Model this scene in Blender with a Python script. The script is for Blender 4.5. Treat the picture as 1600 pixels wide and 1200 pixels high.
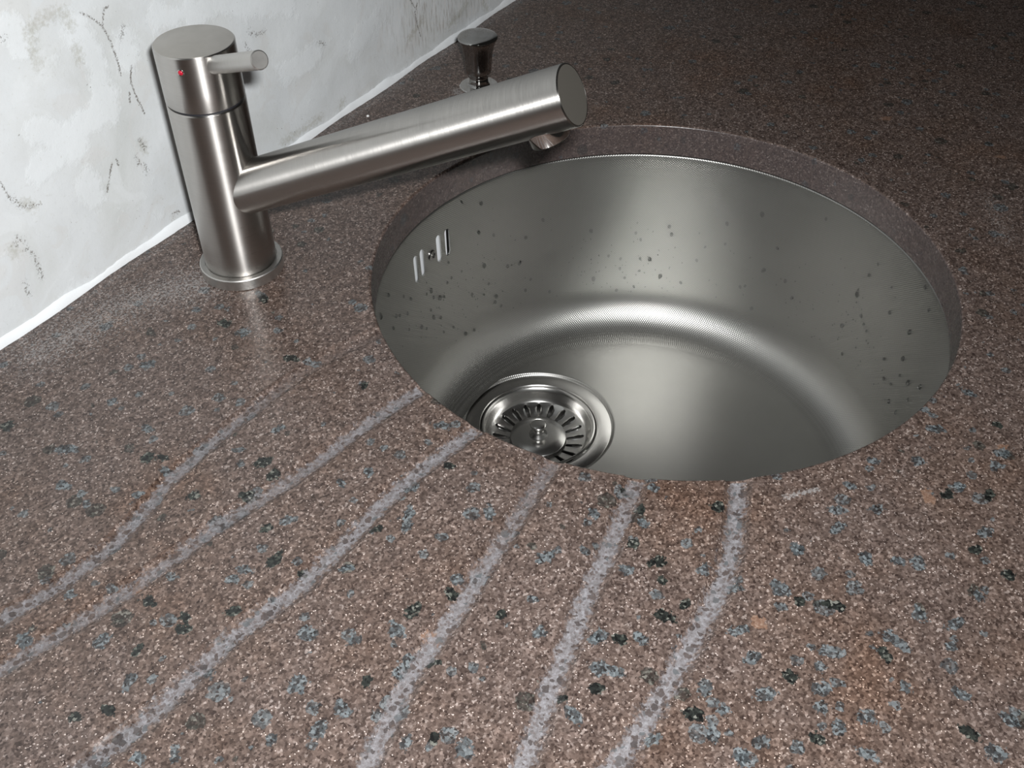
import bpy, bmesh, math, random
import numpy as np
from mathutils import Vector, Matrix
from mathutils.geometry import delaunay_2d_cdt

random.seed(7)
rng = np.random.default_rng(7)
for o in list(bpy.data.objects):
    bpy.data.objects.remove(o, do_unlink=True)
SC = bpy.context.scene
COL = SC.collection

# ---------------------------------------------------------------- camera
CAM = Vector((-0.5286, -0.2047, 0.4060))
AZ, TILT, ROLL, FPX = 1.0268, 0.7417, -0.0064, 1619.97
fw = Vector((math.sin(AZ)*math.cos(TILT), math.cos(AZ)*math.cos(TILT), -math.sin(TILT)))
r0 = Vector((math.cos(AZ), -math.sin(AZ), 0)); u0 = r0.cross(fw)
cr = math.cos(ROLL)*r0 + math.sin(ROLL)*u0
cu = -math.sin(ROLL)*r0 + math.cos(ROLL)*u0
cd = bpy.data.cameras.new('camera'); cam = bpy.data.objects.new('camera', cd); COL.objects.link(cam)
cd.sensor_fit = 'HORIZONTAL'; cd.sensor_width = 36.0; cd.lens = FPX/1600*36.0
cd.clip_start = 0.02; cd.clip_end = 50
mw = Matrix((cr, cu, -fw)).transposed().to_4x4(); mw.translation = CAM
cam.matrix_world = mw
SC.camera = cam

# ---------------------------------------------------------------- light
wd_ = bpy.data.worlds.new('world'); SC.world = wd_; wd_.use_nodes = True
bg = wd_.node_tree.nodes['Background']
bg.inputs[0].default_value = (1.0, 0.96, 0.90, 1); bg.inputs[1].default_value = 0.016   # dim unlit room
# the camera's own flash, just above and right of the lens
fl = bpy.data.lights.new('flash', 'AREA'); fl.shape = 'RECTANGLE'; fl.size = 0.026; fl.size_y = 0.014
fl.energy = 6.2; fl.color = (0.985, 0.995, 1.0)
flo = bpy.data.objects.new('flash', fl); COL.objects.link(flo)
mf = mw.copy(); mf.translation = CAM + cr*0.020 + cu*0.030
flo.matrix_world = mf
SC.view_settings.view_transform = 'Standard'; SC.view_settings.look = 'None'
SC.view_settings.gamma = 1.0; SC.view_settings.use_curve_mapping = False
SC.view_settings.exposure = 0.0

# ---------------------------------------------------------------- measured layout (metres, sink centre at the origin)
GROOVES = [
    ([(-0.1516, 0.1195), (-0.1842, 0.1334), (-0.2237, 0.1394), (-0.2615, 0.1417), (-0.2971, 0.1431), (-0.3158, 0.1408), (-0.3334, 0.1366), (-0.354, 0.1351), (-0.3731, 0.1366), (-0.3909, 0.1407), (-0.41, 0.1467)], 0.0055, (0.0, 0.15, 0.85, 0.9)),
    ([(-0.18, 0.0688), (-0.2094, 0.0768), (-0.2384, 0.0814), (-0.2595, 0.0844), (-0.2825, 0.0892), (-0.2986, 0.0947), (-0.3133, 0.0987), (-0.3391, 0.1022), (-0.357, 0.1058), (-0.3792, 0.1103), (-0.3991, 0.1161), (-0.4137, 0.1205), (-0.4278, 0.1248)], 0.0058, (0.9, 0.85, 0.7, 0.75)),
    ([(-0.1918, 0.0241), (-0.2245, 0.0317), (-0.2509, 0.0359), (-0.281, 0.0361), (-0.3098, 0.0376), (-0.3354, 0.0401), (-0.3583, 0.0474), (-0.3784, 0.0483), (-0.3994, 0.0492), (-0.4182, 0.0511), (-0.4324, 0.055), (-0.4415, 0.0565)], 0.0064, (1, 1, 0.95, 0.95)),
    ([(-0.1917, -0.0254), (-0.2162, -0.027), (-0.2331, -0.0281), (-0.2467, -0.0298), (-0.2733, -0.0315), (-0.2997, -0.034), (-0.3201, -0.0335), (-0.3401, -0.0352), (-0.3626, -0.0394), (-0.3789, -0.0431)], 0.0062, (0.45, 0.75, 0.95, 0.95)),
    ([(-0.1763, -0.0695), (-0.185, -0.0708), (-0.2079, -0.0747), (-0.2338, -0.0789), (-0.2548, -0.0811), (-0.2753, -0.0852), (-0.2969, -0.0887), (-0.3151, -0.0925), (-0.3324, -0.096), (-0.3475, -0.0986)], 0.0066, (0.7, 1, 1, 1)),
    ([(-0.1493, -0.1151), (-0.1801, -0.1257), (-0.2003, -0.1315), (-0.2228, -0.1348), (-0.2459, -0.1348), (-0.2653, -0.1354), (-0.2866, -0.1342), (-0.3027, -0.1342), (-0.3208, -0.1325), (-0.3298, -0.1311)], 0.0068, (1, 1, 1, 1)),
]
BLACK = [(-0.3076, 0.1227), (-0.3049, 0.0763), (-0.318, 0.0589), (-0.3511, 0.0559), (-0.3711, 0.069), (-0.3652, 0.0728), (-0.3891, 0.0792), (-0.3655, 0.0468), (-0.427, 0.0775),
    (-0.3675, 0.0941), (-0.2932, 0.0984), (-0.271, 0.1079), (-0.2751, 0.0966), (-0.2218, 0.0202), (-0.2777, 0.0285), (-0.3081, -0.0163), (-0.3491, -0.02), (-0.2906, -0.0262),
    (-0.3259, -0.04), (-0.3168, 0.0418), (-0.2886, -0.0526), (-0.3224, 0.2494), (-0.3001, 0.1637), (-0.2956, 0.1563), (-0.4174, 0.0673), (-0.3567, -0.0609), (-0.2199,
    -0.0869), (-0.2326, -0.1092), (-0.2725, -0.1069), (-0.1371, -0.234), (-0.1442, -0.2506), (-0.2186, -0.2124), (-0.2035, -0.187), (-0.2512, -0.1799), (-0.0415, -0.2245),
    (-0.0974, -0.2315), (-0.1072, -0.2128), (-0.2398, -0.1241), (-0.2502, -0.119), (-0.2894, -0.1506), (-0.1883, -0.0696), (-0.2105, -0.17), (-0.2382, -0.2541), (-0.2735,
    -0.1991), (-0.2046, -0.1835), (-0.2233, -0.1024), (-0.1762, -0.1137), (-0.3119, -0.0978), (-0.2999, -0.1089), (-0.1972, -0.0803), (-0.1972, 0.1496), (-0.1926, 0.2072),
    (-0.1938, 0.0975), (-0.1612, 0.2023)]
BLUE = [(-0.3217, 0.1486), (-0.319, 0.1376), (-0.3016, 0.148), (-0.3843, 0.1296), (-0.4121, 0.1278), (-0.3937, 0.0968), (-0.4027, 0.0701), (-0.3916, -0.0022), (-0.4353, 0.0529),
    (-0.282, -0.0242), (-0.2757, -0.033), (-0.343, 0.0184), (-0.3345, -0.0027), (-0.3637, -0.0519), (-0.2951, 0.07), (-0.261, 0.0617), (-0.247, 0.1172), (-0.2841, 0.1799),
    (-0.2785, 0.2134), (-0.3184, 0.2064), (-0.3371, 0.1877), (-0.3399, 0.1665), (-0.3375, 0.0692), (-0.3296, 0.0671), (-0.3042, 0.0262), (-0.3814, 0.0436), (-0.42, 0.0512),
    (-0.417, 0.0291), (-0.4266, 0.0397), (-0.3206, -0.016), (-0.3783, -0.0173), (-0.3651, -0.019), (-0.3659, 0.0051), (-0.3362, -0.0307), (-0.3537, -0.0743), (-0.3294,
    -0.0294), (-0.2245, 0.0317), (-0.2453, 0.0307), (-0.2592, 0.0199), (-0.2669, 0.0165), (-0.2383, -0.0152), (-0.1987, 0.0407), (-0.2704, 0.1254), (-0.2473, 0.0542),
    (-0.2487, -0.054), (-0.2355, -0.0683), (-0.2736, -0.0603), (-0.2878, -0.0728), (-0.2762, -0.0973), (-0.291, -0.105), (-0.2885, -0.1125), (-0.1809, -0.0799), (-0.2122,
    -0.0614), (-0.205, -0.0858), (-0.2162, -0.1237), (-0.2189, -0.1397), (-0.2081, -0.1596), (-0.1578, -0.1715), (-0.1469, -0.1671), (-0.1811, -0.158), (-0.1696, -0.1889),
    (-0.1632, -0.2035), (-0.1594, -0.2118), (-0.1355, -0.1843), (-0.2507, -0.1617), (-0.2396, -0.1898), (-0.2294, -0.1909), (-0.2494, -0.1938), (-0.2584, -0.1968), (-0.2644,
    -0.2058), (-0.253, -0.2148), (-0.2818, -0.1936), (-0.2696, -0.2198), (-0.2308, -0.2251), (-0.1859, -0.2357), (-0.1992, -0.2367), (-0.2083, -0.2131), (-0.2095, -0.2178),
    (-0.1271, -0.1684), (-0.1031, -0.1731), (-0.0909, -0.1936), (-0.0621, -0.2305), (-0.0727, -0.2311), (-0.0222, -0.2037), (-0.0612, -0.1963), (-0.0494, -0.1862), (-0.0982,
    -0.2171), (-0.1233, -0.2356), (-0.1647, -0.2417), (-0.2214, -0.2469), (-0.2755, -0.1498), (-0.3094, -0.1403), (-0.3162, -0.1057), (-0.2876, -0.1796), (-0.2978, -0.1751),
    (-0.242, -0.266), (-0.2234, -0.2674), (-0.2817, -0.1606), (-0.2942, -0.1615), (-0.2401, -0.1514), (-0.2673, -0.1141), (-0.2652, -0.1733), (-0.1889, -0.2203), (-0.2352,
    -0.0918), (-0.1907, 0.2315), (-0.1936, 0.1906), (-0.2323, 0.2682), (-0.2452, 0.2195)]
ORANGE = [(-0.3635, 0.1056), (-0.3151, -0.0319), (-0.1134, -0.2045), (-0.2315, -0.1574), (-0.0584, -0.2298), (0.2586, -0.1638), (0.2739, -0.0716)]
DROPS = [(40.3, -0.098), (28.4, -0.1018), (27.0, -0.1083), (19.9, -0.0934), (19.1, -0.1008), (10.0, -0.1081), (5.0, -0.1007), (5.4, -0.0809), (-3.0, -0.063), (35.2, -0.1249),
    (31.9, -0.1283), (26.7, -0.1281), (24.1, -0.1281), (11.7, -0.123), (31.9, -0.1389), (26.5, -0.1408), (20.8, -0.1452), (15.1, -0.149), (32.4, -0.1622), (27.7, -0.158),
    (39.0, -0.1482), (30.4, -0.1488), (-0.9, -0.1381), (-2.2, -0.1356), (-5.2, -0.1556), (-12.6, -0.1149), (-15.5, -0.1273), (-8.6, -0.0884), (-6.3, -0.1137), (-19.3,
    -0.0442), (-35.1, -0.0655), (-36.6, -0.0518), (-33.3, -0.0876), (-36.4, -0.1012), (-38.0, -0.1057), (-39.5, -0.1089), (-31.7, -0.1223), (-34.3, -0.1454), (-42.9,
    -0.0587), (-44.9, -0.0773), (-54.0, -0.0719), (-58.2, -0.0406), (-53.7, -0.0323), (-56.3, -0.107), (-61.0, -0.1001), (-50.7, -0.1265), (-55.8, -0.1344), (-63.8, -0.1081),
    (-55.2, -0.0938), (-48.4, -0.1131), (-60.5, -0.1312), (-54.1, -0.1222), (-67.3, -0.0851), (53.5, -0.0791), (64.0, -0.1142), (51.5, -0.1545), (60.2, -0.1152), (58.4,
    -0.0919), (78.8, -0.0965), (77.2, -0.0339), (71.2, -0.0438), (72.4, -0.0693), (67.9, -0.078), (83.1, -0.0803), (71.3, -0.103), (82.5, -0.0962), (84.2, -0.0978), (92.5,
    -0.0917), (90.6, -0.0922), (91.5, -0.1096), (85.8, -0.1084), (89.9, -0.1005), (87.5, -0.1062), (102.9, -0.0699), (99.7, -0.0798), (111.3, -0.048), (120.0, -0.044),
    (108.4, -0.0743), (106.2, -0.0798), (102.1, -0.0878), (90.7, -0.1188), (87.8, -0.1254), (111.2, -0.0787), (102.3, -0.1028), (96.3, -0.1154), (94.1, -0.1224), (87.2,
    -0.1419), (83.3, -0.1452), (79.0, -0.1609), (75.9, -0.1629), (71.8, -0.1323), (75.8, -0.1253), (67.9, -0.1398), (66.4, -0.1526), (70.1, -0.1236), (58.7, -0.1458), (68.3,
    -0.1457), (57.1, -0.1359)]
CRACKS = [[(-0.1565, 0.1623), (-0.1518, 0.1583), (-0.1449, 0.1504), (-0.1421, 0.1415), (-0.141, 0.1331), (-0.1405, 0.1227), (-0.1412, 0.1176)], [(-0.1438, 0.1508), (-0.1405,
    0.1585), (-0.1369, 0.159)], [(-0.1319, 0.12), (-0.1355, 0.111), (-0.1348, 0.1021), (-0.1326, 0.0923), (-0.1315, 0.0874)], [(-0.1386, 0.105), (-0.1401, 0.0992)],
    [(-0.1752, 0.0532), (-0.1711, 0.0604), (-0.1658, 0.0696)], [(-0.1618, 0.0703), (-0.1618, 0.0657)], [(-0.2407, 0.0948), (-0.2384, 0.0808)], [(0.168, 0.0528), (0.1635,
    0.0462), (0.1659, 0.0342), (0.1703, 0.0223)], [(0.1585, 0.0589), (0.164, 0.0504)]]
SPOTS = [[(-0.1403, 0.0725), (-0.139, 0.0663)], [(-0.147, 0.0642), (-0.1459, 0.059)], [(-0.1425, 0.0559), (-0.1424, 0.0492)], [(-0.2374, 0.0833), (-0.2346, 0.0766), (-0.2292,
    0.0727), (-0.2229, 0.071)], [(-0.2459, 0.0554), (-0.2429, 0.0582), (-0.24, 0.0537)], [(-0.24, 0.0491), (-0.2379, 0.0423), (-0.2371, 0.0346), (-0.2377, 0.0254)],
    [(-0.2493, 0.0304), (-0.2493, 0.0207)], [(-0.0288, 0.1024), (-0.0233, 0.098), (-0.0136, 0.0967)], [(-0.0351, 0.0957), (-0.0321, 0.0898)], [(0.0412, 0.0679), (0.0465,
    0.0638)], [(-0.1293, 0.1446), (-0.134, 0.1384)], [(-0.2065, 0.1681), (-0.2096, 0.1675)], [(-0.126, 0.0113), (-0.1313, 0.0102)]]
STAINS = [[(-0.1922, 0.1663), (-0.1947, 0.1544), (-0.1942, 0.1467)], [(-0.1922, 0.1663), (-0.1782, 0.1684), (-0.1676, 0.1664), (-0.166, 0.1583)], [(-0.14, 0.0701), (-0.139,
    0.0663)], [(-0.1662, 0.145), (-0.166, 0.1391)], [(-0.0145, 0.0106), (0.0058, 0.0101), (0.0293, 0.0101)], [(0.056, 0.0091), (0.0588, 0.0107)], [(-0.2485, 0.0534),
    (-0.2474, 0.0504)], [(0.2118, 0.017), (0.2331, 0.0209), (0.2441, 0.0258)], [(0.2762, 0.0083), (0.271, 0.0175)], [(-0.2313, 0.0756), (-0.2273, 0.0716)], [(0.1738, 0.0368),
    (0.1537, 0.0275)]]
WHITES = [[(-0.1631, 0.1534), (-0.1575, 0.1357), (-0.1565, 0.1107), (-0.1683, 0.0991)], [(-0.2015, 0.1698), (-0.1991, 0.1598)], [(-0.2065, 0.1128), (-0.1864, 0.0905), (-0.2147,
    0.0918)], [(-0.1294, 0.1366), (-0.1308, 0.1249)], [(-0.1016, 0.1404), (-0.0922, 0.1349)], [(0.0869, 0.0559), (0.104, 0.0573), (0.0813, 0.0475)], [(0.0025, 0.0613),
    (0.0323, 0.0618)], [(-0.0757, 0.133), (-0.047, 0.1291), (-0.0063, 0.1124), (0.0132, 0.1077)], [(-0.1747, 0.1021), (-0.1575, 0.1005)], [(-0.1848, 0.0675), (-0.1846,
    0.0536)]]
OVER_X = (-.0185, -.0090, .0130, .0235)
DUST = [([(-.152, -.141), (-.138, -.154)], .004, .9), ([(-.27, .285), (-.20, .27), (-.17, .25)], .055, .68), ([(-.30, .30), (.33, .30)], .012, .55), ([(.15, -.19), (.19, -.17)], .03, .5), ([(.134, .245), (.140, .252)], .012, .8)]

# ---------------------------------------------------------------- helpers
def mesh_obj(name, verts, faces, mat=None, parent=None, smooth=True, sharp=None, normals=None, attrs=None):
    me = bpy.data.meshes.new(name)
    if isinstance(verts, np.ndarray):
        verts = verts.reshape(-1, 3)
    if isinstance(faces, np.ndarray):
        n, k = faces.shape
        me.vertices.add(len(verts)); me.vertices.foreach_set('co', np.ascontiguousarray(verts, np.float32).ravel())
        me.loops.add(n*k); me.loops.foreach_set('vertex_index', faces.astype(np.int32).ravel())
        me.polygons.add(n); me.polygons.foreach_set('loop_start', (np.arange(n)*k).astype(np.int32))
        me.update(calc_edges=True); me.validate()
    else:
        me.from_pydata([tuple(map(float, v)) for v in verts], [], faces); me.update()
    if attrs:
        for k, a in attrs.items():
            at = me.attributes.new(k, 'FLOAT', 'POINT'); at.data.foreach_set('value', np.ascontiguousarray(a, np.float32))
    me.polygons.foreach_set('use_smooth', np.full(len(me.polygons), smooth))
    if sharp is not None:
        me.set_sharp_from_angle(angle=math.radians(sharp))
    if normals is not None:
        me.normals_split_custom_set_from_vertices([tuple(map(float, n)) for n in normals])
    if mat: me.materials.append(mat)
    o = bpy.data.objects.new(name, me); COL.objects.link(o)
    if parent: o.parent = parent
    return o

def empty(name, loc, label, cat, group=None):
    o = bpy.data.objects.new(name, None); COL.objects.link(o); o.location = loc
    o.empty_display_size = 0.02
    tag(o, label, cat, group); return o

def tag(o, label=None, cat=None, group=None, kind=None):
    if label: o['label'] = label
    if cat: o['category'] = cat
    if group: o['group'] = group
    if kind: o['kind'] = kind
    return o

def rev(profile, seg=96, close=False):
    """surface of revolution about local z; profile goes so that normals face outward (up the outside, r,z); r=0 ends close."""
    V = []; Fs = []; rings = []
    for r, z in profile:
        if r < 1e-7:
            rings.append([len(V)]*seg); V.append((0, 0, z))
        else:
            s = len(V); rings.append(list(range(s, s+seg)))
            V += [(r*math.cos(2*math.pi*i/seg), r*math.sin(2*math.pi*i/seg), z) for i in range(seg)]
    n = len(profile)
    for a in range(n if close else n-1):
        A = rings[a]; B = rings[(a+1) % n]
        for i in range(seg):
            j = (i+1) % seg
            q = [A[i], A[j], B[j], B[i]]
            f = [q[0]]
            for v in q[1:]:
                if v not in f: f.append(v)
            if len(f) > 2: Fs.append(f)
    return V, Fs

def cdt(outer, holes, extra=()):
    """triangulate a 2-D polygon with holes; returns (pts, tris)"""
    P = []; E = []
    for lp in [outer]+list(holes):
        s = len(P); P += [Vector(p) for p in lp]
        E += [(s+i, s+(i+1) % len(lp)) for i in range(len(lp))]
    P += [Vector(p) for p in extra]
    r = delaunay_2d_cdt(P, E, [], 0, 1e-9)
    pts = [tuple(v) for v in r[0]]
    def inside(p, lp):
        c = False; x, y = p
        for i in range(len(lp)):
            x1, y1 = lp[i]; x2, y2 = lp[i-1]
            if (y1 > y) != (y2 > y) and x < (x2-x1)*(y-y1)/(y2-y1)+x1: c = not c
        return c
    T = []
    for f in r[2]:
        m = (sum(pts[i][0] for i in f)/len(f), sum(pts[i][1] for i in f)/len(f))
        if inside(m, outer) and not any(inside(m, h) for h in holes): T.append(list(f))
    return pts, T

def frame_z(d):
    return Vector(d).to_track_quat('Z', 'Y')

# ---- node helper
class NT:
    def __init__(s, name):
        s.m = bpy.data.materials.new(name); s.m.use_nodes = True; s.t = s.m.node_tree
        s.p = s.t.nodes['Principled BSDF']
        s.co = s.t.nodes.new('ShaderNodeTexCoord').outputs['Object']
    def put(s, sock, v):
        if isinstance(v, bpy.types.NodeSocket): s.t.links.new(v, sock)
        else:
            if isinstance(v, (tuple, list)) and len(v) == 3 and sock.type == 'RGBA': v = (*v, 1)
            sock.default_value = v
    def math(s, op, a, b=0.0, c=None, clamp=False):
        n = s.t.nodes.new('ShaderNodeMath'); n.operation = op; n.use_clamp = clamp
        s.put(n.inputs[0], a); s.put(n.inputs[1], b)
        if c is not None: s.put(n.inputs[2], c)
        return n.outputs[0]
    def vmath(s, op, a, b):
        n = s.t.nodes.new('ShaderNodeVectorMath'); n.operation = op
        s.put(n.inputs[0], a)
        if op == 'SCALE': s.put(n.inputs['Scale'], b)
        else: s.put(n.inputs[1], b)
        return n.outputs[0]
    def noise(s, scale, detail=2.0, co=None, rough=0.5, out='Fac', dist=0.0):
        n = s.t.nodes.new('ShaderNodeTexNoise'); s.put(n.inputs['Vector'], co or s.co)
        s.put(n.inputs['Scale'], scale); s.put(n.inputs['Detail'], detail); s.put(n.inputs['Roughness'], rough)
        s.put(n.inputs['Distortion'], dist)
        return n.outputs[out]
    def vor(s, scale, co=None, feature='F1', rand=1.0):
        n = s.t.nodes.new('ShaderNodeTexVoronoi'); n.feature = feature
        s.put(n.inputs['Vector'], co or s.co); s.put(n.inputs['Scale'], scale); s.put(n.inputs['Randomness'], rand)
        return n
    def mapr(s, v, a, b, c=0.0, d=1.0, smooth=False):
        n = s.t.nodes.new('ShaderNodeMapRange'); n.clamp = True
        if smooth: n.interpolation_type = 'SMOOTHSTEP'
        s.put(n.inputs[0], v); s.put(n.inputs[1], a); s.put(n.inputs[2], b); s.put(n.inputs[3], c); s.put(n.inputs[4], d)
        return n.outputs[0]
    def ramp(s, v, stops, const=False):
        n = s.t.nodes.new('ShaderNodeValToRGB'); e = n.color_ramp.elements
        n.color_ramp.interpolation = 'CONSTANT' if const else 'LINEAR'
        while len(e) < len(stops): e.new(0.5)
        for el, (x, c) in zip(e, stops): el.position = x; el.color = (*c, 1)
        s.put(n.inputs[0], v); return n.outputs[0]
    def mix(s, f, a, b, blend='MIX'):
        n = s.t.nodes.new('ShaderNodeMix'); n.data_type = 'RGBA'; n.blend_type = blend
        s.put(n.inputs[0], f); s.put(n.inputs[6], a); s.put(n.inputs[7], b); return n.outputs[2]
    def sep(s, v):
        n = s.t.nodes.new('ShaderNodeSeparateXYZ'); s.put(n.inputs[0], v); return n.outputs
    def comb(s, x, y, z):
        n = s.t.nodes.new('ShaderNodeCombineXYZ')
        for k, v in enumerate((x, y, z)): s.put(n.inputs[k], v)
        return n.outputs[0]
    def attr(s, name):
        n = s.t.nodes.new('ShaderNodeAttribute'); n.attribute_name = name; return n.outputs['Fac']
    def bump(s, h, strength=0.3, dist=0.001):
        n = s.t.nodes.new('ShaderNodeBump'); s.put(n.inputs['Height'], h)
        n.inputs['Strength'].default_value = strength; n.inputs['Distance'].default_value = dist
        s.put(s.p.inputs['Normal'], n.outputs[0]); return n
    def set(s, **k):
        for a, v in k.items(): s.put(s.p.inputs[a.replace('_', ' ')], v)
        return s

def simple(name, col, rough=0.5, metal=0.0, **k):
    n = NT(name); n.set(Base_Color=col, Roughness=rough, Metallic=metal, **k); return n.m

# ---------------------------------------------------------------- materials
def mat_granite():
    n = NT('granite')
    warp = n.vmath('ADD', n.co, n.vmath('SCALE', n.vmath('SUBTRACT', n.noise(320, 2, out='Color'), (0.5, 0.5, 0.5)), 0.0042))
    fine = n.vmath('ADD', n.co, n.vmath('SCALE', n.vmath('SUBTRACT', n.noise(900, 1, out='Color'), (0.5, 0.5, 0.5)), 0.0012))
    g = n.sep(n.vor(900, fine).outputs['Color'])
    grain = n.ramp(g[0], [(0.0, (.038, .028, .025)), (.18, (.064, .049, .043)), (.45, (.092, .072, .064)), (.75, (.118, .094, .084)),
                          (.94, (.175, .145, .133)), (.985, (.26, .232, .22))])
    g2 = n.vor(1900, n.co)
    spark = n.mapr(n.sep(g2.outputs['Color'])[1], .988, .991)
    grain = n.mix(spark, grain, (.50, .46, .44))  # mica glints under the flash, painted as pale specks
    big = n.noise(16, 4, rough=.6)
    grain = n.mix(1.0, grain, n.ramp(big, [(.28, (1.0, .82, .70)), (.42, (1.03, .94, .88)), (.56, (1.05, 1.00, .98))]), 'MULTIPLY')
    med = n.noise(240, 4, rough=.65)
    grain = n.mix(1.0, grain, n.ramp(med, [(.32, (.66, .63, .62)), (.52, (1.0, .97, .95)), (.72, (1.35, 1.3, 1.27))]), 'MULTIPLY')
    # crystal colours
    mot = n.sep(n.vor(780, fine).outputs['Color'])
    blue = n.ramp(mot[0], [(0, (.010, .011, .012)), (.34, (.038, .043, .046)), (.62, (.082, .096, .103)), (.92, (.165, .188, .198))])
    black = n.ramp(mot[1], [(0, (.006, .006, .006)), (.6, (.020, .022, .020)), (.85, (.040, .045, .038)), (.97, (.16, .16, .14))])
    orange = n.ramp(mot[2], [(0, (.16, .09, .06)), (.6, (.22, .13, .09)), (1, (.28, .19, .14))])
    # scattered crystals
    col = grain
    for sc, thr, cc, off in ((56, .25, blue, 3.1), (50, .23, black, 7.7), (84, .25, blue, 5.3)):
        v = n.vor(sc, n.vmath('ADD', warp, (off, off*.37, 0.0)))
        rs = n.sep(v.outputs['Color'])[0]
        lim = n.math('MULTIPLY', n.math('SUBTRACT', rs, .40), thr*2.0)
        m = n.mapr(n.math('SUBTRACT', lim, v.outputs['Distance']), 0.0, 0.012)
        col = n.mix(n.math('MULTIPLY', m, .72), col, cc)
    edge = n.math('MULTIPLY', n.math('SUBTRACT', n.noise(330, 3, rough=.65), .5), 1.5)
    for a, cc, k in (('orange', orange, .75), ('blue', blue, .85), ('black', black, 1.0)):
        m = n.mapr(n.math('ADD', n.attr(a), edge), .33, .42)
        col = n.mix(n.math('MULTIPLY', m, k), col, cc)
    # ground (unpolished) finish inside the drainer grooves
    chip = n.vor(290, warp)
    cs = n.sep(chip.outputs['Color'])
    lim = n.mapr(cs[0], .35, 1.0, 0.15, .70)
    chips = n.mapr(n.math('SUBTRACT', lim, chip.outputs['Distance']), 0.0, .025)
    c2 = n.vor(560, fine); chips2 = n.mapr(n.math('SUBTRACT', n.mapr(n.sep(c2.outputs['Color'])[1], 0.55, 1, .2, .7), c2.outputs['Distance']), 0, .05)
    frost = n.ramp(n.noise(420, 3, rough=.7), [(.3, (.105, .094, .094)), (.50, (.170, .160, .166)), (.70, (.255, .25, .265))])
    frost = n.mix(n.math('MULTIPLY', chips2, .6), frost, (.075, .055, .050))
    frost = n.mix(n.math('MULTIPLY', chips, .85), frost, n.ramp(cs[1], [(0, (.028, .022, .021)), (.6, (.060, .043, .038)), (.8, (.08, .088, .094))]))
    e2 = n.math('MULTIPLY', n.math('SUBTRACT', n.noise(300, 4, rough=.7), .5), 2.2)
    gm = n.math('MULTIPLY', n.mapr(n.math('ADD', n.attr('groove'), e2), .20, .62, 0, .95), n.attr('frost'))
    col = n.mix(gm, col, frost)
    # wall of the cut-out, its reflection of the steel painted in as grey-violet
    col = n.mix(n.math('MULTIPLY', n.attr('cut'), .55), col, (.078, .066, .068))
    # dried splash marks of plaster dust
    du = n.mapr(n.math('ADD', n.attr('dust'), n.math('MULTIPLY', n.math('SUBTRACT', n.noise(700, 3, rough=.7), .5), 2.4)), .55, .8)
    col = n.mix(n.math('MULTIPLY', du, .5), col, (.36, .35, .345))
    n.set(Base_Color=col, Roughness=n.math('ADD', n.math('MULTIPLY', gm, .38), n.mapr(g[1], 0, 1, .22, .36)))
    n.p.inputs['Specular IOR Level'].default_value = .42
    n.bump(n.noise(300, 2), .08, .0006)
    return n.m

def mat_wall():
    n = NT('plaster')
    x, y, z = n.sep(n.co)
    big = n.noise(14, 5, rough=.6, dist=.8)
    col = n.ramp(big, [(.30, (.63, .65, .64)), (.46, (.69, .71, .71)), (.56, (.715, .74, .75)), (.70, (.74, .765, .775))])
    patch = n.noise(26, 3, co=n.vmath('ADD', n.co, (5, 2, 1)), dist=1.5)
    col = n.mix(n.mapr(patch, .55, .65, 0, .5), col, (.76, .785, .795))
    col = n.mix(n.mapr(patch, .40, .36, 0, .35), col, (.67, .665, .65))
    fn = n.noise(380, 4, rough=.7)
    wm = n.mapr(n.math('ADD', n.attr('white'), n.math('MULTIPLY', n.math('SUBTRACT', n.noise(45, 6, rough=.72), .5), 2.4)), .25, .62)
    col = n.mix(n.math('MULTIPLY', wm, .65), col, (.80, .83, .845))
    # brush strokes, run along z
    st = n.noise(1.0, 3, co=n.vmath('MULTIPLY', n.co, (420, 420, 60)), rough=.6)
    col = n.mix(n.math('MULTIPLY', n.mapr(st, .52, .66), n.attr('brush')), col, (.74, .72, .70))
    col = n.mix(n.math('MULTIPLY', n.mapr(st, .50, .36), n.math('MULTIPLY', n.attr('brush'), .8)), col, (.40, .36, .32))
    sm = n.mapr(n.math('ADD', n.attr('stain'), n.math('MULTIPLY', n.math('SUBTRACT', fn, .5), 2.6)), .25, .95)
    col = n.mix(n.math('MULTIPLY', sm, .42), col, (.36, .345, .27))
    dn = n.noise(850, 4, rough=.75)
    dm = n.mapr(n.math('ADD', n.attr('crack'), n.math('MULTIPLY', n.math('SUBTRACT', dn, .5), 2.8)), .60, .78)
    pit = n.math('MULTIPLY', n.mapr(n.noise(700, 2), .735, .76), n.mapr(n.noise(20, 2), .5, .62))
    dm = n.math('MAXIMUM', dm, pit)
    col = n.mix(n.math('MULTIPLY', dm, .8), col, (.15, .13, .11))
    n.set(Base_Color=col, Roughness=.75)
    n.p.inputs['Specular IOR Level'].default_value = .3
    h = n.math('ADD', n.math('MULTIPLY', wm, .35), n.math('MULTIPLY', dm, -1.0))
    h = n.math('ADD', h, n.math('MULTIPLY', n.noise(45, 5, rough=.6), 1.2))
    n.bump(h, .35, .0012)
    return n.m

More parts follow.
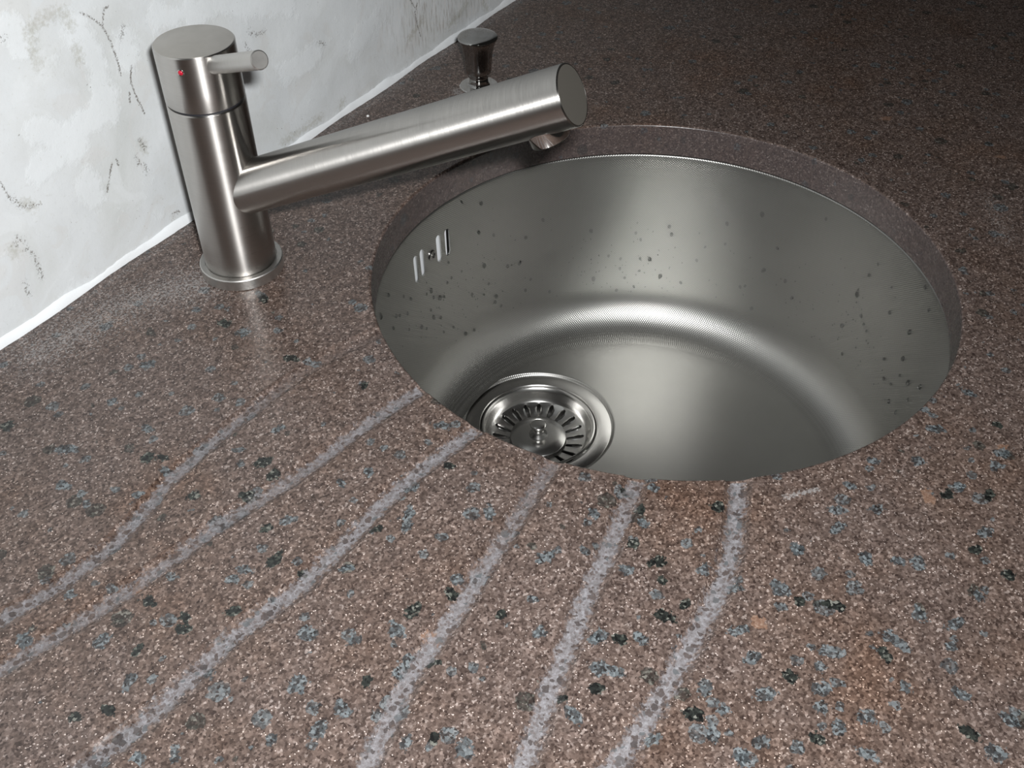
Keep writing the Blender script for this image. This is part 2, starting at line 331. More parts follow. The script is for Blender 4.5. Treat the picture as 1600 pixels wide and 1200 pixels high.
def mat_brushed(name, rough=.33, aniso=.93, col=(.53, .51, .485), streak=.05):
    n = NT(name)
    s = n.noise(1.0, 3, co=n.vmath('MULTIPLY', n.co, (60, 60, 3000)), rough=.7)
    s2 = n.noise(35, 3)
    n.set(Metallic=1.0, Base_Color=n.mix(n.mapr(s, .3, .7, 0, .35), col, tuple(c*.8 for c in col)),
          Roughness=n.math('ADD', n.mapr(s, .3, .7, rough-.05, rough+.05), n.math('MULTIPLY', n.math('SUBTRACT', s2, .5), .08)))
    if aniso:
        tn = n.t.nodes.new('ShaderNodeTangent'); tn.direction_type = 'RADIAL'; tn.axis = 'Z'
        n.put(n.p.inputs['Tangent'], tn.outputs[0])
        n.set(Anisotropic=aniso, Anisotropic_Rotation=.25)
    n.bump(s, streak, .00005)
    return n.m

def mat_linen():
    n = NT('linen_steel')
    x, y, z = n.sep(n.co)
    ang = n.math('ARCTAN2', y, x)
    rad = n.math('SQRT', n.math('ADD', n.math('MULTIPLY', x, x), n.math('MULTIPLY', y, y)))
    k = 2*math.pi/.0021
    # pattern lies flat on the base and wraps up the wall
    wallm = n.mapr(z, FLOOR_Z+.010, FLOOR_Z+.011)
    uw = n.math('MULTIPLY', ang, round(.19*k)); vw = n.math('MULTIPLY', z, k*1.1)
    uf = n.math('MULTIPLY', x, k); vf = n.math('MULTIPLY', y, k)
    def dots(u, v):
        return n.math('MULTIPLY', n.math('SINE', u), n.math('SINE', v))
    w = dots(uw, vw); f = dots(uf, vf)
    h = n.math('ADD', n.math('MULTIPLY', w, wallm), n.math('MULTIPLY', f, n.math('SUBTRACT', 1.0, wallm)))
    big = n.noise(9, 4, rough=.6)
    dull_shade = n.mapr(h, .25, .75)                    # pressed dimples are duller; their recess shade is painted into the colour
    col = n.ramp(big, [(.3, (.40, .395, .375)), (.6, (.44, .435, .415))])
    n.set(Metallic=1.0, Base_Color=n.mix(n.math('MULTIPLY', dull_shade, .35), col, (.27, .265, .255)),
          Roughness=n.math('ADD', n.mapr(big, .3, .7, .32, .37), n.math('MULTIPLY', dull_shade, .12)))
    n.bump(h, .30, .00024)
    return n.m

FLOOR_Z = -0.195
M = {}
M['granite'] = mat_granite()
M['plaster'] = mat_wall()
M['brushed'] = mat_brushed('brushed_steel')
M['brushed_fine'] = mat_brushed('satin_steel', .42, 0, (.56, .545, .52), .02)
M['cap_top'] = mat_brushed('matt_top_steel', .36, 0, (.50, .475, .44), .02)
M['linen'] = mat_linen()
M['steel'] = simple('plain_steel', (.52, .51, .495), .26, 1.0)
M['basket'] = simple('polished_basket_steel', (.60, .59, .57), .23, 1.0)
M['chrome'] = simple('chrome', (.66, .65, .63), .09, 1.0)
M['dark_chrome'] = simple('polished_chrome', (.42, .415, .405), .03, 1.0)
M['end'] = simple('satin_end_face', (.60, .565, .50), .50, 1.0)
M['gap'] = simple('dark_gasket', (.015, .015, .02), .5)
M['red'] = simple('red_enamel', (.45, .01, .03), .25)
M['white'] = simple('white_plastic', (.90, .92, .94), .4)
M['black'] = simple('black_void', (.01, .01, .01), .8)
M['bead'] = simple('white_filler', (.86, .885, .90), .8)
M['crumb'] = simple('plaster_crumb_white', (.85, .85, .84), .8)
nw = NT('water'); nw.set(Base_Color=(.60, .61, .62), Roughness=.06, IOR=1.33, Transmission_Weight=1.0); M['water'] = nw.m  # grey tint painted in for the dark refraction of clear drops

WY = 0.3076          # face of the wall
HR = 0.190           # radius of the cut-out
ST = 0.026           # thickness of the slab

# ---------------------------------------------------------------- wall
def seg_dist(X, Y, pl):
    d = np.full(X.shape, 1e9)
    for (x1, y1), (x2, y2) in zip(pl[:-1], pl[1:]):
        ax, ay = x2-x1, y2-y1; L = ax*ax+ay*ay+1e-12
        t = np.clip(((X-x1)*ax+(Y-y1)*ay)/L, 0, 1)
        d = np.minimum(d, np.hypot(X-x1-t*ax, Y-y1-t*ay))
    return d

def build_wall():
    xs = np.concatenate([np.linspace(-1.0, -.34, 12), np.arange(-.33, .40, .0008), np.linspace(.41, 1.5, 20)])
    zs = np.concatenate([np.linspace(-.30, -.02, 5), [-.008, -.002], np.arange(0, .20, .0008), np.linspace(.21, 1.7, 25)])
    X, Z = np.meshgrid(xs, zs)
    amp = np.clip((Z-.004)/.02, 0, 1)
    Y = WY + amp*(.0007*np.sin(31*X+9*Z+1)*np.sin(23*Z-11*X) + .0004*np.sin(83*X-40*Z)*np.sin(71*Z+22*X+2))
    crack = np.zeros(X.shape); stain = np.zeros(X.shape); white = np.zeros(X.shape)
    for pl in CRACKS: crack = np.maximum(crack, .75*np.clip(1.25-seg_dist(X, Z, pl)/.0013, 0, 1))
    for pl in SPOTS: crack = np.maximum(crack, .55*np.clip(1.2-seg_dist(X, Z, pl)/.0040, 0, 1))
    for pl in STAINS: stain = np.maximum(stain, .8*np.clip(1.1-seg_dist(X, Z, pl)/.0065, 0, 1))
    for pl in WHITES: white = np.maximum(white, np.clip(1.1-seg_dist(X, Z, pl)/.013, 0, 1))
    white = np.maximum(white, np.clip(1-(Z-.001)/.009, 0, 1)*.7*(Z > -.01))
    brush = np.clip((X-.10)/.08, 0, 1)*np.clip((.12-Z)/.04, 0, 1)*np.clip((Z-.008)/.01, 0, 1)*.75
    nx, nz = len(xs), len(zs)
    idx = np.arange(nx*nz).reshape(nz, nx)
    fc = np.stack([idx[:-1, :-1], idx[:-1, 1:], idx[1:, 1:], idx[1:, :-1]], -1).reshape(-1, 4)
    V = np.stack([X, Y, Z], -1).reshape(-1, 3)
    # solid back and edges
    b = len(V); yb = WY+.12
    V = np.concatenate([V, [(xs[0], yb, zs[0]), (xs[-1], yb, zs[0]), (xs[-1], yb, zs[-1]), (xs[0], yb, zs[-1])]])
    fc = np.concatenate([fc, [[b+1, b, b+3, b+2]], [[idx[0, 0], b, b+1, idx[0, -1]]], [[idx[-1, -1], b+2, b+3, idx[-1, 0]]],
                         [[idx[-1, 0], b+3, b, idx[0, 0]]], [[idx[0, -1], b+1, b+2, idx[-1, -1]]]])
    pad = lambda a: np.concatenate([a.ravel(), np.zeros(4)])
    o = mesh_obj('wall_back', V, fc, M['plaster'], sharp=50,
                 attrs={'crack': pad(crack), 'stain': pad(stain), 'white': pad(white), 'brush': pad(brush)})
    tag(o, 'patchy white plastered wall behind the worktop', kind='structure')

def build_bead():
    xs = np.arange(-.7, 1.19, .004); n = len(xs)
    h = .0055 + .0016*np.sin(xs*37)*np.sin(xs*91+1) + rng.normal(0, .00025, n)
    d = .0022 + .0009*np.sin(xs*53+2) + rng.normal(0, .00012, n)
    prof = []
    for k, (fy, fz) in enumerate(((-1, 0), (-.9, .25), (-.55, .6), (-.2, .85), (0.3, 1.0))):
        prof.append(np.stack([xs, WY + fy*d, .0001 + fz*h], -1))
    V = np.concatenate(prof); fc = []
    for k in range(4):
        a = np.arange(n-1)+k*n
        fc.append(np.stack([a, a+1, a+1+n, a+n], -1))
    o = mesh_obj('trim_1', V, np.concatenate(fc), M['bead'])
    tag(o, 'white filler bead where the plaster meets the stone', kind='structure')

# ---------------------------------------------------------------- worktop
def build_worktop():
    root = empty('worktop', (0, 0, -ST), 'speckled brown polished granite worktop with round sink cut-out and drainer grooves', 'worktop')
    th = np.concatenate([np.radians(np.linspace(120, 270, 820, endpoint=False)), np.radians(np.linspace(270, 480, 560, endpoint=False))])
    x0, x1, y0, y1 = -.72, 1.25, -.46, WY-.0006
    for cx, cy in ((x0, y0), (x1, y0), (x1, y1), (x0, y1)):      # keep the slab's corners exact
        a = math.atan2(cy, cx) % (2*math.pi)
        k = np.argmin(np.abs((th-a+math.pi) % (2*math.pi)-math.pi)); th[k] = th[k] + ((a-th[k]+math.pi) % (2*math.pi)-math.pi)
    c, s = np.cos(th), np.sin(th)
    with np.errstate(divide='ignore'):
        lim = np.minimum(np.where(c > 0, x1/c, x0/c), np.where(s > 0, y1/s, y0/s))
    w = np.linspace(0, 1, 300)
    ar = .0022                                    # eased arris of the cut-out
    arr = [(HR, -ST), (HR, -ST*.66), (HR, -ST*.33), (HR, -ar)] + [(HR+ar*(1-math.cos(a)), -ar+ar*math.sin(a)) for a in (math.pi/8, math.pi/4, 3*math.pi/8)]
    R = [np.full(len(th), r) for r, z in arr] + [HR+ar + (lim-HR-ar)*t for t in w]
    Z = [np.full(len(th), z) for r, z in arr] + [np.zeros(len(th)) for t in w]
    R = np.array(R); Z = np.array(Z)
    X = R*c; Y = R*s
    na = len(arr)
    # drainer grooves
    groove = np.zeros(X.shape); frost = np.zeros(X.shape); gid = np.full(X.shape, -1)
    dep = np.zeros(X.shape)
    for g, (pl, hw, fr) in enumerate(GROOVES):
        pl = np.array(pl)
        d0 = pl[1]-pl[0]; d0 /= np.linalg.norm(d0); a = pl[0]-d0*.03          # run into the cut-out
        d1 = pl[-1]-pl[-3]; d1 /= np.linalg.norm(d1); b = pl[-1]+d1*.07        # and on beyond the frame
        pp = np.vstack([a, pl, b])
        # smooth
        t = np.linspace(0, 1, len(pp)); tt = np.linspace(0, 1, 70)
        px, py = np.interp(tt, t, pp[:, 0]), np.interp(tt, t, pp[:, 1])
        ker = np.ones(7)/7
        px = np.convolve(np.pad(px, 3, mode='edge'), ker, 'valid'); py = np.convolve(np.pad(py, 3, mode='edge'), ker, 'valid')
        d = seg_dist(X, Y, list(zip(px, py)))
        f = np.clip(1-d/hw, 0, 1); f[:na] = 0
        m = f > groove
        groove = np.where(m, f, groove); gid = np.where(m & (f > 0), g, gid)
        along = np.clip((np.hypot(X, Y)-HR)/.25, 0, 1)
        frost = np.maximum(frost, np.clip(2*(1.4-d/hw), 0, 1)*np.interp(np.hypot(X, Y), [.19, .25, .30, .4], fr))
        prof = np.sqrt(np.clip(1-(d/hw)**2, 0, 1))
        dep = np.maximum(dep, prof*(.0030-.0014*along)*(hw/.006))
    Z[na:] -= dep[na:]
    for k in range(1, na): Z[k] -= dep[na]*((k-2)/(na-2) if k > 2 else 0)
    attrs = {'groove': groove, 'frost': frost}
    for nm, pts, rad in (('black', BLACK, .0054), ('blue', BLUE, .0056), ('orange', ORANGE, .0068)):
        fld = np.full(X.shape, -1.0)
        for q, (px, py) in enumerate(pts):
            rr = rad*rng.uniform(.75, 1.25); e = rng.uniform(.7, 1.4); a = rng.uniform(0, math.pi)
            dx, dy = X-px, Y-py
            near = (np.abs(dx) < .02) & (np.abs(dy) < .02)
            u = (dx*math.cos(a)+dy*math.sin(a))*e; v = (-dx*math.sin(a)+dy*math.cos(a))/e
            fld = np.where(near, np.maximum(fld, 1-np.hypot(u, v)/rr), fld)
        attrs[nm] = fld
    dust = np.zeros(X.shape)
    for pl, wd, k in DUST: dust = np.maximum(dust, k*np.clip(1-seg_dist(X, Y, pl)/wd, 0, 1))
    attrs['dust'] = dust
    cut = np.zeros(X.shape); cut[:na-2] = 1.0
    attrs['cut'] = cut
    nr, nt = X.shape
    V = np.stack([X, Y, Z+ST], -1).reshape(-1, 3)
    idx = np.arange(nr*nt).reshape(nr, nt); nx = np.roll(idx, -1, axis=1)
    F = np.stack([idx[:-1], idx[1:], nx[1:], nx[:-1]], -1)
    # outer edge + underside
    b = len(V); o0 = idx[-1]
    V2 = np.stack([X[-1], Y[-1], np.zeros(nt)], -1)
    V = np.concatenate([V, V2]); lo = np.arange(nt)+b
    side = np.stack([o0, lo, np.roll(lo, -1), np.roll(o0, -1)], -1)
    under = np.stack([lo, idx[0], np.roll(idx[0], -1), np.roll(lo, -1)], -1)
    A = {k: np.concatenate([v.ravel(), np.zeros(nt)]) for k, v in attrs.items()}
    # vertex normals of the whole surface, kept when the grooves are split off as parts
    full = F.reshape(-1, 4)
    e1 = V[full[:, 2]]-V[full[:, 0]]; e2 = V[full[:, 3]]-V[full[:, 1]]
    fn = np.cross(e1, e2); N = np.zeros_like(V)
    for k in range(4): np.add.at(N, full[:, k], fn)
    N /= np.maximum(np.linalg.norm(N, axis=1, keepdims=True), 1e-12)
    fg = gid[:-1, :]; fg2 = np.roll(gid, -1, 1)[1:, :]
    fid = np.where((fg >= 0) & (fg2 == fg), fg, -1).reshape(-1)
    def sub(name, faces, normals=True):
        used = np.unique(faces); mp = np.full(len(V), -1); mp[used] = np.arange(len(used))
        return mesh_obj(name, V[used], mp[faces], M['granite'], root, normals=N[used] if normals else None,
                        attrs={k: a[used] for k, a in A.items()}, sharp=None)
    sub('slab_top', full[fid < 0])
    sub('slab_edge', np.concatenate([side, under]), False).data.polygons.foreach_set('use_smooth', [False]*(2*nt))
    for g in range(len(GROOVES)):
        o = sub('drain_groove', full[fid == g]); o['label'] = 'ground grey groove cut into the stone'

# ---------------------------------------------------------------- sink
BR = 0.1902; TAPER = .004; FIL = 0.036
DC = (0.0028, 0.0915); DR = 0.0601
def build_sink():
    root = empty('sink', (0, 0, FLOOR_Z), 'round stainless steel undermount sink bowl with linen pattern', 'sink')
    seg = 288
    rb = BR-TAPER                                  # radius at the foot of the wall
    zt, zf = -ST-.0006, FLOOR_Z+FIL
    rwall = lambda z: BR-TAPER*(zt-z)/(zt-zf)
    prof = [(BR+.022, zt-.0004), (BR+.0016, zt-.0004), (BR+.0006, zt-.0008), (BR, zt-.002)]
    zs = list(np.linspace(zt-.002, zf, 34))[1:]
    prof += [(rwall(z), z) for z in zs]
    prof += [(rb-FIL*(1-math.cos(a)), zf-FIL*math.sin(a)) for a in np.linspace(0, math.pi/2, 15)[1:]]
    nprof = len(prof)
    V = [(r*math.cos(2*math.pi*i/seg), r*math.sin(2*math.pi*i/seg), z-FLOOR_Z) for r, z in prof for i in range(seg)]
    # analytic normals
    pr = np.array(prof); tg = np.gradient(pr, axis=0); nn = np.stack([tg[:, 1], -tg[:, 0]], -1); nn /= np.linalg.norm(nn, axis=1, keepdims=True)
    nn *= np.sign(nn[:, :1]*-1+nn[:, 1:]*1e-3+1e-9)
    N = [(n[0]*math.cos(2*math.pi*i/seg), n[0]*math.sin(2*math.pi*i/seg), n[1]) for n in nn for i in range(seg)]
    # overflow window in the wall is left open for the slotted patch
    ia, ib = round(79/360*seg), round(100/360*seg)
    ja = min(range(nprof), key=lambda j: abs(prof[j][1]+.040) if 3 <= j < 36 else 9); jb = min(range(nprof), key=lambda j: abs(prof[j][1]+.084) if 3 <= j < 36 else 9)
    F = []
    for j in range(nprof-1):
        for i in range(seg):
            if ja <= j < jb and ia <= i < ib: continue
            k = (i+1) % seg
            F.append([j*seg+i, j*seg+k, (j+1)*seg+k, (j+1)*seg+i])
    # base with the drain opening
    rf = rb-FIL; base0 = (nprof-1)*seg
    outer = [(rf*math.cos(2*math.pi*i/seg), rf*math.sin(2*math.pi*i/seg)) for i in range(seg)]
    ho = DR+.0035
    hole = [(DC[0]+ho*math.cos(2*math.pi*i/96), DC[1]+ho*math.sin(2*math.pi*i/96)) for i in range(96)]
    pts, T = cdt(outer, [hole])
    s = len(V); V += [(x, y, 0) for x, y in pts]; N += [(0, 0, 1)]*len(pts)
    for t in T:
        a, b_, c_ = [Vector(pts[i]) for i in t[:3]]
        if (b_-a).cross(c_-a) < 0: t.reverse()
        F.append([i+s for i in t])
    # pressed recess round the drain
    for q, (r, z, nr, nz) in enumerate(((ho, 0, 0, 1), (ho-.0008, -.0002, .5, .86), (ho-.0016, -.0012, .9, .43), (ho-.0026, -.0026, .5, .86), (DR-.010, -.0028, 0, 1))):
        for i in range(96):
            a = 2*math.pi*i/96
            V.append((DC[0]+r*math.cos(a), DC[1]+r*math.sin(a), z)); N.append((-nr*math.cos(a), -nr*math.sin(a), nz))
        if q:
            for i in range(96):
                k = (i+1) % 96; o0 = len(V)-192
                F.append([o0+i, o0+k, o0+96+k, o0+96+i])
    # slotted patch (parameters: arc length along the wall, height)
    za, zb = prof[ja][1], prof[jb][1]; ta, tb = 2*math.pi*ia/seg, 2*math.pi*ib/seg
    Ra = .189
    def outline(cx, wdt, z0, z1):
        lp = []; r = wdt/2
        for k in range(9): a = math.pi*k/8; lp.append((cx+r*math.cos(a), z1-r+r*math.sin(a)))
        for k in range(9): a = math.pi+math.pi*k/8; lp.append((cx+r*math.cos(a), z0+r+r*math.sin(a)))
        return lp
    u_of = lambda x: (math.pi/2-math.asin(max(-1, min(1, x/Ra))))*Ra
    holes = [outline(u_of(x), .0054, -.0738, -.0495) for x in OVER_X]
    rect = [(Ra*(ta+(tb-ta)*i/(ib-ia)), zb) for i in range(ib-ia+1)] + [(Ra*(tb), zb+(za-zb)*k/6) for k in range(1, 6)] + \
           [(Ra*(tb-(tb-ta)*i/(ib-ia)), za) for i in range(ib-ia+1)] + [(Ra*ta, za-(za-zb)*k/6) for k in range(1, 6)]
    grid = [(Ra*(ta+(tb-ta)*i/(ib-ia)), zb+(za-zb)*k/9) for i in range(1, ib-ia) for k in range(1, 9)]
    pts, T = cdt(rect, holes, grid)
    s = len(V)
    for u, z in pts:
        a = u/Ra; r = rwall(z); V.append((r*math.cos(a), r*math.sin(a), z-FLOOR_Z)); N.append((-math.cos(a), -math.sin(a), .03))
    for t in T:
        a, b_, c_ = [Vector(pts[i]) for i in t[:3]]
        if (b_-a).cross(c_-a) > 0: t.reverse()
        F.append([i+s for i in t])
    V = np.array(V)
    o = mesh_obj('bowl', [tuple(v) for v in V], F, M['linen'], root, normals=N)
    # cut edges of the overflow slots
    EV = []; EF = []
    for lp in holes:
        s = len(EV); n = len(lp)
        for dr in (0, .0013):
            for u, z in lp:
                a = u/Ra; r = rwall(z)+dr; EV.append((r*math.cos(a), r*math.sin(a), z-FLOOR_Z))
        for i in range(n):
            k = (i+1) % n; EF.append([s+i, s+k, s+n+k, s+n+i])
    mesh_obj('slot_edges', EV, EF, M['steel'], root, smooth=False)
    # white overflow elbow clipped on behind the slots
    def curved_box(x0_, x1_, z0, z1, r0_, r1_):
        n = 9; vv = []; ff = []
        for r in (r0_, r1_):
            for z in (z0, z1):
                for i in range(n):
                    a = math.pi/2-math.asin((x0_+(x1_-x0_)*i/(n-1))/Ra); vv.append((r*math.cos(a), r*math.sin(a), z-FLOOR_Z))
        g = lambda a, b_, i: (a*2+b_)*n+i
        for i in range(n-1):
            ff += [[g(0, 0, i), g(0, 0, i+1), g(0, 1, i+1), g(0, 1, i)], [g(1, 0, i+1), g(1, 0, i), g(1, 1, i), g(1, 1, i+1)],
                   [g(0, 1, i), g(0, 1, i+1), g(1, 1, i+1), g(1, 1, i)], [g(0, 0, i+1), g(0, 0, i), g(1, 0, i), g(1, 0, i+1)]]
        for i in (0, n-1): ff.append([g(0, 0, i), g(0, 1, i), g(1, 1, i), g(1, 0, i)])
        return vv, ff
    vv, ff = curved_box(-.0265, .0247, -.0748, -.042, .1913, .1938)
    h = mesh_obj('overflow_backing', vv, ff, M['white'], root, smooth=False); h['label'] = 'white plastic behind the overflow slots'
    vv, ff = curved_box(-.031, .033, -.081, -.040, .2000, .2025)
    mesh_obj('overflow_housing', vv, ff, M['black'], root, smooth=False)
    # overflow screw
    a = math.pi/2-math.asin(.0035/Ra)
    V_, F_ = rev([(.0044, 0), (.0044, .0006), (.0038, .0014), (.0020, .0019), (.0016, .0010), (0, .0009)], 32)
    sc = mesh_obj('overflow_screw', V_, F_, M['chrome'], root, sharp=35)
    rr = rwall(-.062)
    sc.location = (rr*math.cos(a), rr*math.sin(a), -.062-FLOOR_Z); sc.rotation_mode = 'QUATERNION'; sc.rotation_quaternion = frame_z((-math.cos(a), -math.sin(a), 0))
    # drain flange
    z0 = -.0026
    V_, F_ = rev([(DR, z0-.0002), (DR, z0+.0008), (DR-.0006, z0+.0012), (.0495, z0+.0004), (.0488, z0+.0010), (.0480, z0+.0004), (.0470, z0-.002), (.0465, z0-.010), (.044, z0-.028), (.030, z0-.032), (.030, z0-.06)], 128)
    fo = mesh_obj('drain_flange', V_, F_, M['basket'], root, sharp=40); fo.location = (DC[0], DC[1], 0)
    fo['label'] = 'polished ring round the drain'
    V_, F_ = rev([(.030, z0-.058), (0, z0-.058)], 48)
    pk = mesh_obj('waste_pipe', V_, F_, M['black'], root); pk.location = (DC[0], DC[1], 0)

def build_strainer():
    zb = FLOOR_Z-.0026
    root = empty('strainer_basket', (DC[0], DC[1], zb-.016), 'polished steel basket strainer with radial slots seated in the sink drain', 'strainer')
    Z0 = .016
    prof = [(.0468, .0000), (.0466, .0010), (.0456, .0014), (.0446, .0008), (.0432, -.0022), (.0415, -.0065), (.0400, -.0094), (.0385, -.0110),
            (.034, -.0128), (.029, -.0142), (.0225, -.0152), (.019, -.0152)]
    pz = lambda r: float(np.interp(r, [p[0] for p in prof[::-1]], [p[1] for p in prof[::-1]]))
    # rim: plain revolution down to r=.0392
    rim = [p for p in prof if p[0] >= .0395]+[(.0392, pz(.0392))]
    V_, F_ = rev([(r, z+Z0) for r, z in rim], 120)
    mesh_obj('basket_rim', V_, F_, M['basket'], root, sharp=40)
    nS = 20; a0 = math.atan2(DC[1]+.2047, DC[0]+.5286)
    da = 2*math.pi/nS; V = []; F = []; EV = []; EF = []
    r_out, r_in = .0392, .019
    hw = .0018; rs0, rs1 = .0236, .0380
    sl = []
    for k in range(9): t = math.pi*k/8; sl.append((rs1-hw+hw*math.sin(t), hw*math.cos(t)))      # (r, lateral)
    for k in range(5): t = math.pi+math.pi*k/4; sl.append((rs0+hw*.8+hw*.8*math.sin(t), hw*.8*math.cos(t)))
    slot = [(math.asin(l/r), r) for r, l in sl]
    rect = [(-da/2+da*i/6, r_in) for i in range(7)] + [(da/2, r_in+(r_out-r_in)*i/8) for i in range(1, 8)] + \
           [(da/2-da*i/6, r_out) for i in range(7)] + [(-da/2, r_out-(r_out-r_in)*i/8) for i in range(1, 8)]
    grid = [(-da/2+da*i/6, r_in+(r_out-r_in)*k/8) for i in range(1, 6) for k in range(1, 8)]
    # scale angles so that triangulation is well shaped
    S = .03
    pts, T = cdt([(a*S, r) for a, r in rect], [[(a*S, r) for a, r in slot]], [(a*S, r) for a, r in grid])
    for k in range(nS):
        s = len(V); ac = a0+k*da
        V += [(r*math.cos(ac+a/S), r*math.sin(ac+a/S), pz(r)+Z0) for a, r in pts]
        for t in T:
            A, B, C = [Vector(pts[i]) for i in t[:3]]
            F.append([i+s for i in (t if (B-A).cross(C-A) < 0 else t[::-1])])
        s = len(EV); n = len(slot)
        for dz in (0, -.0016): EV += [(r*math.cos(ac+a), r*math.sin(ac+a), pz(r)+dz+Z0) for a, r in slot]
        for i in range(n):
            j = (i+1) % n; EF.append([s+i, s+j, s+n+j, s+n+i])
    bm = bmesh.new(); me = bpy.data.meshes.new('t'); me.from_pydata(V, [], F); bm.from_mesh(me)
    bmesh.ops.remove_doubles(bm, verts=bm.verts, dist=1e-6); bm.to_mesh(me); bm.free()
    o = mesh_obj('slotted_base', [tuple(v.co) for v in me.vertices], [list(p.vertices) for p in me.polygons], M['basket'], root)
    bpy.data.meshes.remove(me)
    mesh_obj('slot_edges', EV, EF, M['steel'], root)
    V_, F_ = rev([(.0232, -.0132+Z0), (.0234, -.0124+Z0), (.0228, -.0118+Z0), (.014, -.0108+Z0), (.005, -.0102+Z0), (0, -.0102+Z0)], 96)
    mesh_obj('centre_disc', V_, F_, M['basket'], root, sharp=40)
    V_, F_ = rev([(.0078, -.0104+Z0), (.0074, -.0092+Z0), (.0048, -.0076+Z0), (.0042, -.0050+Z0), (.0046, -.0022+Z0), (.0064, -.0006+Z0), (.0068, .0006+Z0), (.0064, .0014+Z0), (.005, .0018+Z0), (0, .0020+Z0)], 64)
    mesh_obj('lift_knob', V_, F_, M['basket'], root, sharp=50)

# ---------------------------------------------------------------- tap
def build_tap():
    FX, FY = -.1416, .2368
    root = empty('kitchen_tap', (FX, FY, 0), 'brushed steel single-lever mixer tap with long angled spout beside the wall', 'tap')
    rb, rf, hf, hg, H = .0229, .0269, .0079, .122, .1558
    V, F = rev([(0, .0001), (rf-.0005, .0001), (rf, .0006), (rf, hf-.0006), (rf-.0006, hf), (rb+.0004, hf), (rb+.0002, hf-.0012), (rb-.003, hf-.0012)], 128)
    mesh_obj('base_ring', V, F, M['brushed_fine'], root, sharp=40)
    V, F = rev([(rb-.0008, hf-.0010), (rb-.0004, hf+.0002), (rb, hf+.0010), (rb, .03), (rb, .06), (rb, .09), (rb, hg-.0016), (rb-.0006, hg-.0010), (rb-.004, hg-.0010)], 160)
    mesh_obj('body', V, F, M['brushed'], root, sharp=40)
    V, F = rev([(rb-.0014, hg-.0011), (rb-.0014, hg+.0006)], 96)
    mesh_obj('gasket', V, F, M['gap'], root)
    V, F = rev([(rb-.004, hg+.0004), (rb-.0005, hg+.0004), (rb, hg+.0010), (rb, hg+.012), (rb, H-.012), (rb, H-.0007), (rb-.0006, H-.0001), (rb-.0009, H-.0001)], 160)
    cap = mesh_obj('handle_cap', V, F, M['brushed'], root, sharp=40)
    V, F = rev([(rb-.0008, H-.0008), (rb-.0008, H-.00005), (rb-.0010, H), (0, H)], 96)
    mesh_obj('cap_top', V, F, M['cap_top'], cap, sharp=40)
    # lever
    sa, se, L, rl, hl = -1.886, .3827, .0825, .0050, .1406
    ax = Vector((math.cos(se)*math.cos(sa), math.cos(se)*math.sin(sa), math.sin(se)))
    V, F = rev([(rl, .018), (rl, .04), (rl, .06), (rl, L-.0006), (rl-.0006, L), (0, L)], 64)
    lv = mesh_obj('lever', V, F, M['brushed_fine'], cap, sharp=40)
    lv.location = (0, 0, hl); lv.rotation_mode = 'QUATERNION'; lv.rotation_quaternion = frame_z(ax)
    # temperature dot
    d = Vector((-.1629-FX, .2284-FY, 0)).normalized()
    V, F = rev([(.0019, -.0004), (.0019, .00015), (.0015, .0002), (.0015, -.0002)], 32)
    rg = mesh_obj('dot_ring', V, F, M['chrome'], cap, sharp=40)
    V, F = rev([(.0015, -.0003), (.0014, .0002), (.0008, .0006), (0, .0007)], 32)
    dt = mesh_obj('temperature_dot', V, F, M['red'], cap); dt['label'] = 'small red hot-water dot'
    for o in (rg, dt):
        o.location = d*rb + Vector((0, 0, .1476)); o.rotation_mode = 'QUATERNION'; o.rotation_quaternion = frame_z(d)
    # spout
    sa, se, L, rs, hs = -1.3876, .4394, .2466, .0161, .0568
    ax = Vector((math.cos(se)*math.cos(sa), math.cos(se)*math.sin(sa), math.sin(se)))
    V, F = rev([(rs, .010), (rs, .05), (rs, .1), (rs, .15), (rs, .2), (rs, L-.0005), (rs-.0005, L), (rs-.0009, L)], 160)
    sp = mesh_obj('spout', V, F, M['brushed'], root, sharp=40)
    sp.location = (0, 0, hs); sp.rotation_mode = 'QUATERNION'; q = frame_z(ax); sp.rotation_quaternion = q
    V, F = rev([(rs-.0009, L-.001), (rs-.0009, L-.00005), (0, L-.00005)], 96)
    mesh_obj('end_cap', V, F, M['end'], sp, sharp=30)
    dn = (q.inverted() @ (Vector((0, 0, -1)) + ax*ax.z)).normalized()
    V, F = rev([(.0108, .010), (.0108, .0196), (.0104, .0202), (.0092, .0202), (.0088, .0190), (0, .0188)], 64)
    ae = mesh_obj('aerator', V, F, M['chrome'], sp, sharp=40)
    ae.location = (0, 0, L-.0215); ae.rotation_mode = 'QUATERNION'; ae.rotation_quaternion = frame_z(dn)

def build_knob():
    root = empty('waste_knob', (.1555, .2398, 0), 'small flared chrome pop-up waste knob standing behind the spout', 'knob')
    V, F = rev([(.0165, .0001), (.0165, .0010), (.0158, .0016), (.0090, .0020), (.0085, .0020)], 96)
    mesh_obj('base_plate', V, F, M['chrome'], root, sharp=35)
    V, F = rev([(.0098, .0016), (.0086, .0026), (.0080, .0045), (.0080, .0085), (.0083, .0092), (.0080, .0100), (.0082, .0128), (.0070, .0130)], 96)
    mesh_obj('neck', V, F, M['dark_chrome'], root, sharp=50)
    V, F = rev([(.0070, .0126), (.0100, .0127), (.0107, .0136), (.0110, .0180), (.0116, .0250), (.0124, .0310), (.0138, .0370), (.0156, .0412), (.0164, .0424), (.0165, .0434), (.0158, .0442), (.0120, .0452), (.006, .0458), (0, .0460)], 128)
    mesh_obj('knob_head', V, F, M['dark_chrome'], root, sharp=60)

